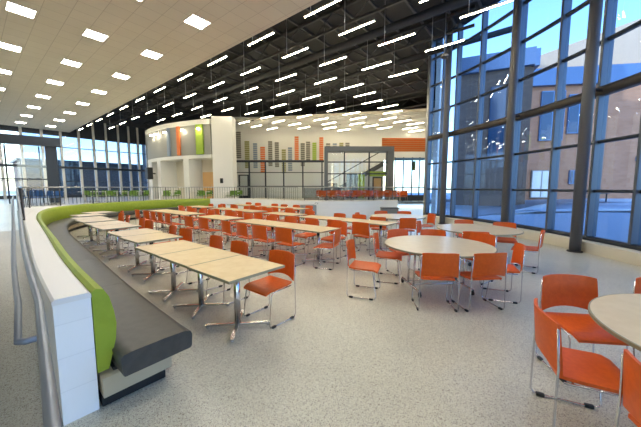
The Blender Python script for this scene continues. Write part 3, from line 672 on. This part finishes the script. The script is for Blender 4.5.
# grey bin by the bright wall and grey cart behind the long tables
e = empty('waste_bin', (3.55, 14.4, 0), 0, label='dark grey square bin standing before the bright curved wall', cat='bin')
MB().box((0, 0, .28), (.85, .4, .54), bevel=.02).build('body', 'strip_grey', e); MB().box((0, 0, .575), (.88, .43, .05), bevel=.01).build('lid', 'duct_grey', e)
e = empty('serving_cart', (-.62, 14.2, 0), .3, label='grey cart standing behind the long tables before the curved wall', cat='cart')
MB().box((0, 0, .5), (.75, .45, .5), bevel=.03).build('body', 'panel_grey', e); MB().tube([(.4, -.2, .78), (.46, -.2, .85), (.46, .2, .85), (.4, .2, .78)], .015).build('handle', 'steel_grey', e)
for sx in (-.3, .3):
    for sy in (-.17, .17):
        m = MB(); m.tube([(sx - .015, sy, .05), (sx + .015, sy, .05)], .05, 12); m.box((sx, sy, .17), (.03, .03, .16)); m.build('caster', 'black_plastic', e)
# ---- raised level furniture
def hi_table(x, y, label, g, rz=0):
    e = empty('white_table', (x, y, .6), rz, label=label, cat='table', group=g)
    MB().box((0, 0, .72), (1.15, .7, .03), bevel=.006).build('table_top', 'cap_white', e)
    for sx in (-.35, .35): MB().tube([(sx, 0, .02), (sx, 0, .7)], .03, 8).build('column', 'cap_white', e); MB().box((sx, 0, .012), (.08, .55, .022)).build('foot', 'steel_grey', e)
for i, px in enumerate((91, 112, 134, 167, 201, 231)):
    d = 19.7; x = bx(px, d)
    hi_table(x, d, f'white table on the raised level among green chairs, {ORD[i]} from the left', 'white tables on the raised level', .15)
    for k, (dx, s) in enumerate(((.42, -1), (-.3, 1), (.34, 1))):
        chair(x + dx, d + s * .58 + dx * .15, (random.uniform(-.15, .15), -s), f'green chair, {"camera" if s < 0 else "far"} side of the {ORD[i]} raised white table, {"left" if dx < 0 else "right"} one', 'green chairs on the raised level', 'green', .6)
for i, px in enumerate((27, 37, 47, 57)):
    d = 17.0 + i * .15; chair(bx(px, d), d, (.15, -1) if i % 2 else (-.1, -1), f'blue chair on the raised level at far left, {ORD[i]} from the left', 'blue chairs on the raised level', 'blue', .6)
n_ = 0
for i in range(4):
    x = .45 + i * 1.5; hi_table(x, 18.7, f'white table on the raised level among orange chairs, {ORD[i]} from the left', 'white tables among the raised orange chairs')
    for k, (dx, s) in enumerate(((-.34, -1), (.36, -1), (-.36, 1), (.34, 1))):
        chair(x + dx, 18.7 + s * .58, (random.uniform(-.15, .15), -s), f'raised level orange chair, {"camera" if s < 0 else "far"} side of {ORD[i]} white table, {"left" if dx < 0 else "right"} one', 'orange chairs on the raised level', 'orange', .6)
for i in range(8):
    x = -.1 + i * .72; chair(x, 20.6 + .1 * (i % 2), (random.uniform(-.2, .2), -1), f'orange chair in the rear row of the raised level, {ORD[i]} from the left', 'orange chairs on the raised level', 'orange', .6)
# ================================================================ CEILING LIGHTS
pe = empty('ceiling_light', (0, 0, 0), ROT, label='x', cat='ceiling light')
m = MB()
for s in (-1, 1): m.box((s * .296, 0, -.005), (.02, .61, .02)); m.box((0, s * .296, -.005), (.572, .02, .02))
fr_ = m.build('frame', 'white_paint', pe); df = MB().box((0, 0, -.004), (.571, .571, .012)).build('diffuser', 'panel_emit', pe)
first = True
for r_, b in enumerate((1.43, 3.22, 5.03)):
    n_ = 0
    for k in range(-3, 8):
        a = 9.05 + 3.57 * k
        if r_ == 0 and k in (-1,): pass
        x, y = P(a, b); q = proj(x, y, 6.95); vis = q and -5 < q[0] < 650 and -5 < q[1] < 430
        if vis: n_ += 1
        lb_ = f'square light panel in the tiled ceiling, {["left", "middle", "right"][r_]} row, ' + (f'{ORD[n_ - 1]} from top' if vis else f'{ORD[k + 3]} outside the picture')
        if first: pe.location = (x, y, 6.945); pe['label'] = lb_; pe['group'] = 'light panels in the tiled ceiling'; first = False
        else: copy_fast(pe, [fr_, df], (x, y, 6.945), ROT, lb_, 'light panels in the tiled ceiling')
# hanging tube lamps
he = empty('pendant_lamp', (0, 0, 0), ROT, label='x', cat='pendant lamp')
hb = MB().box((0, 0, .045), (.05, 1.4, .045), bevel=.008).build('housing', 'lamp_body', he)
hd = MB().box((0, 0, .016), (.032, 1.38, .02)).build('diffuser', 'lamp_emit', he)
m = MB(); m.tube([(0, .45, .07), (0, .45, 1.55)], .012, 6); hc = m.build('rod', 'steel_grey', he)
hk = MB().box((0, .45, 1.53), (.14, .14, .04)).build('canopy', 'black_steel', he)
hs = MB().tube([(0, .45, .07), (0, .45, .60)], .012, 6).build('rod', 'steel_grey', None); hn = MB().box((0, .45, .58), (.14, .14, .04)).build('canopy', 'black_steel', None)
first = True; ph = [5.5, 5.26, 4.51, 3.26, 2.66, 2.75]; cnt = 0
for r_ in range(0, 21):
    b = 7.02 + 1.54 * r_ - (.0 if r_ else 0); p0 = ph[r_] if r_ < 6 else (2.75 + random.choice((0, .35, -.4, .9, 1.4))) % 2.83
    n_ = 0
    for k in range(-6, 14):
        a = p0 + 2.83 * k; x, y = P(a, b); z = 6.95
        if y < 3 or a > 35.5: continue
        if math.dist((x, y), ARCC) > 15.2 and y < 14.5: continue
        if y >= 14 and x > 5.2 + (y - 14) * .44 - .9: continue
        if y > 27.4 or (x < -6.5 and y > 22.2 and x > -18 and y > 22.4 + max(0, (-x - 10) * .5) - .3): continue
        q = proj(x, y, z)
        if not q or not (-10 < q[0] < 560 and -12 < q[1] < 430): continue
        far_ = x > -7.5 and y > 25.6 - (x + 7.6) * .211
        lb_ = f'slim tube lamp, {ORD[r_]} row from the white ceiling edge, {ORD[n_]} from the right'; n_ += 1; cnt += 1
        kids = [hb, hd, hc, hk] if not far_ else [hb, hd, hs, hn]
        if first: he.location = (x, y, z); he['label'] = lb_; he['group'] = 'slim lamps hanging under the dark ceiling'; first = False; o = he
        else: o = copy_fast(he, kids, (x, y, z), ROT, lb_, 'slim lamps hanging under the dark ceiling')
for o in (hs, hn): D.objects.remove(o)
# ---- roof trusses and ducts under the dark deck
for i, b in enumerate((9.33, 12.41, 15.49, 18.57, 21.65)):
    a0, a1 = {0: (-.5, 35), 1: (-2.2, 34), 2: (-2.5, 20), 3: (-2.4, 18), 4: (0, 16)}[i]
    while math.dist(P(a0, b), ARCC) > 15.5 and P(a0, b)[1] < 14.2 or P(a0, b)[1] < 0 or (P(a0, b)[1] >= 14.2 and P(a0, b)[0] > 5.3 + (P(a0, b)[1] - 14) * .44): a0 += .1
    x, y = P(0, b); e = empty('roof_truss', (x, y, 7.75), ROT, label=f'black steel roof truss under the dark deck, {ORD[i]} out from the white ceiling', cat='truss', group='trusses under the dark roof')
    L = a1 - a0; c_ = (a0 + a1) / 2
    MB().box((0, c_, .0), (.09, L, .09)).build('bottom_chord', 'black_steel', e); MB().box((0, c_, .66), (.1, L, .1)).build('top_chord', 'black_steel', e)
    m = MB(); n_ = int(L / .9)
    for k in range(n_):
        y0 = a0 + k * L / n_; y1 = a0 + (k + 1) * L / n_
        m.tube([(0, y0, 0.03 if k % 2 else .64), (0, y1, .64 if k % 2 else .03)], .025, 5)
    m.build('web', 'black_steel', e)
for i, (b, a0, a1, r_) in enumerate(((10.87, 1.5, 22, .15), (13.95, 1.0, 16, .12))):
    p, q = P(a0, b), P(a1, b); e = empty('air_duct', (p[0], p[1], 7.9), 0, label=f'dark round air duct below the black deck, {["nearer the white ceiling", "nearer the glass wall"][i]}', cat='duct', group='ducts under the dark roof')
    MB().tube([(0, 0, 0), (q[0] - p[0], q[1] - p[1], 0)], r_, 20).build('pipe', 'duct_black', e)
    m = MB(); n_ = 6
    for k in range(n_):
        t = (k + .5) / n_; c = ((q[0] - p[0]) * t, (q[1] - p[1]) * t); m.tube([(c[0], c[1], r_ * .9), (c[0], c[1], .6)], .012, 5)
    m.build('hanger', 'black_steel', e)
# ribs on the deck underside
m = MB()
for k in range(34):
    a = -3 + k * 1.05; p = P(a, 13.5)
    b1 = 20 if a < 14 else 14
    
    while b1 > 7.2 and (math.dist(P(a, b1), ARCC) > 15.9 and P(a, b1)[1] < 14.2 or (P(a, b1)[1] >= 14.2 and P(a, b1)[0] > 5.5 + (P(a, b1)[1] - 14) * .44)): b1 -= .1
    if b1 < 7.4: continue
    p = P(a, (6.9 + b1) / 2); m.box((p[0], p[1], 8.46), (b1 - 6.9, .08, .07), ROT)
tag(m.build('trim_6', 'duct_grey'), **S)
sm = empty('dome_camera', (*P(3.3, 11.9), 6.7), label='small round dome hanging under the dark ceiling at upper right', cat='camera')
MB().disc((0, 0, .0), .14, .16, 20, bevel=.05).build('dome', 'duct_grey', sm); MB().tube([(0, 0, .08), (0, 0, 1.8)], .015).build('stem', 'steel_grey', sm)
# drop leftovers that were never placed
for pr_ in list(PROTO.values()) + [SQ, LG]:
    if not pr_[2]:
        for o in pr_[1]: D.objects.remove(o)
        D.objects.remove(pr_[0])
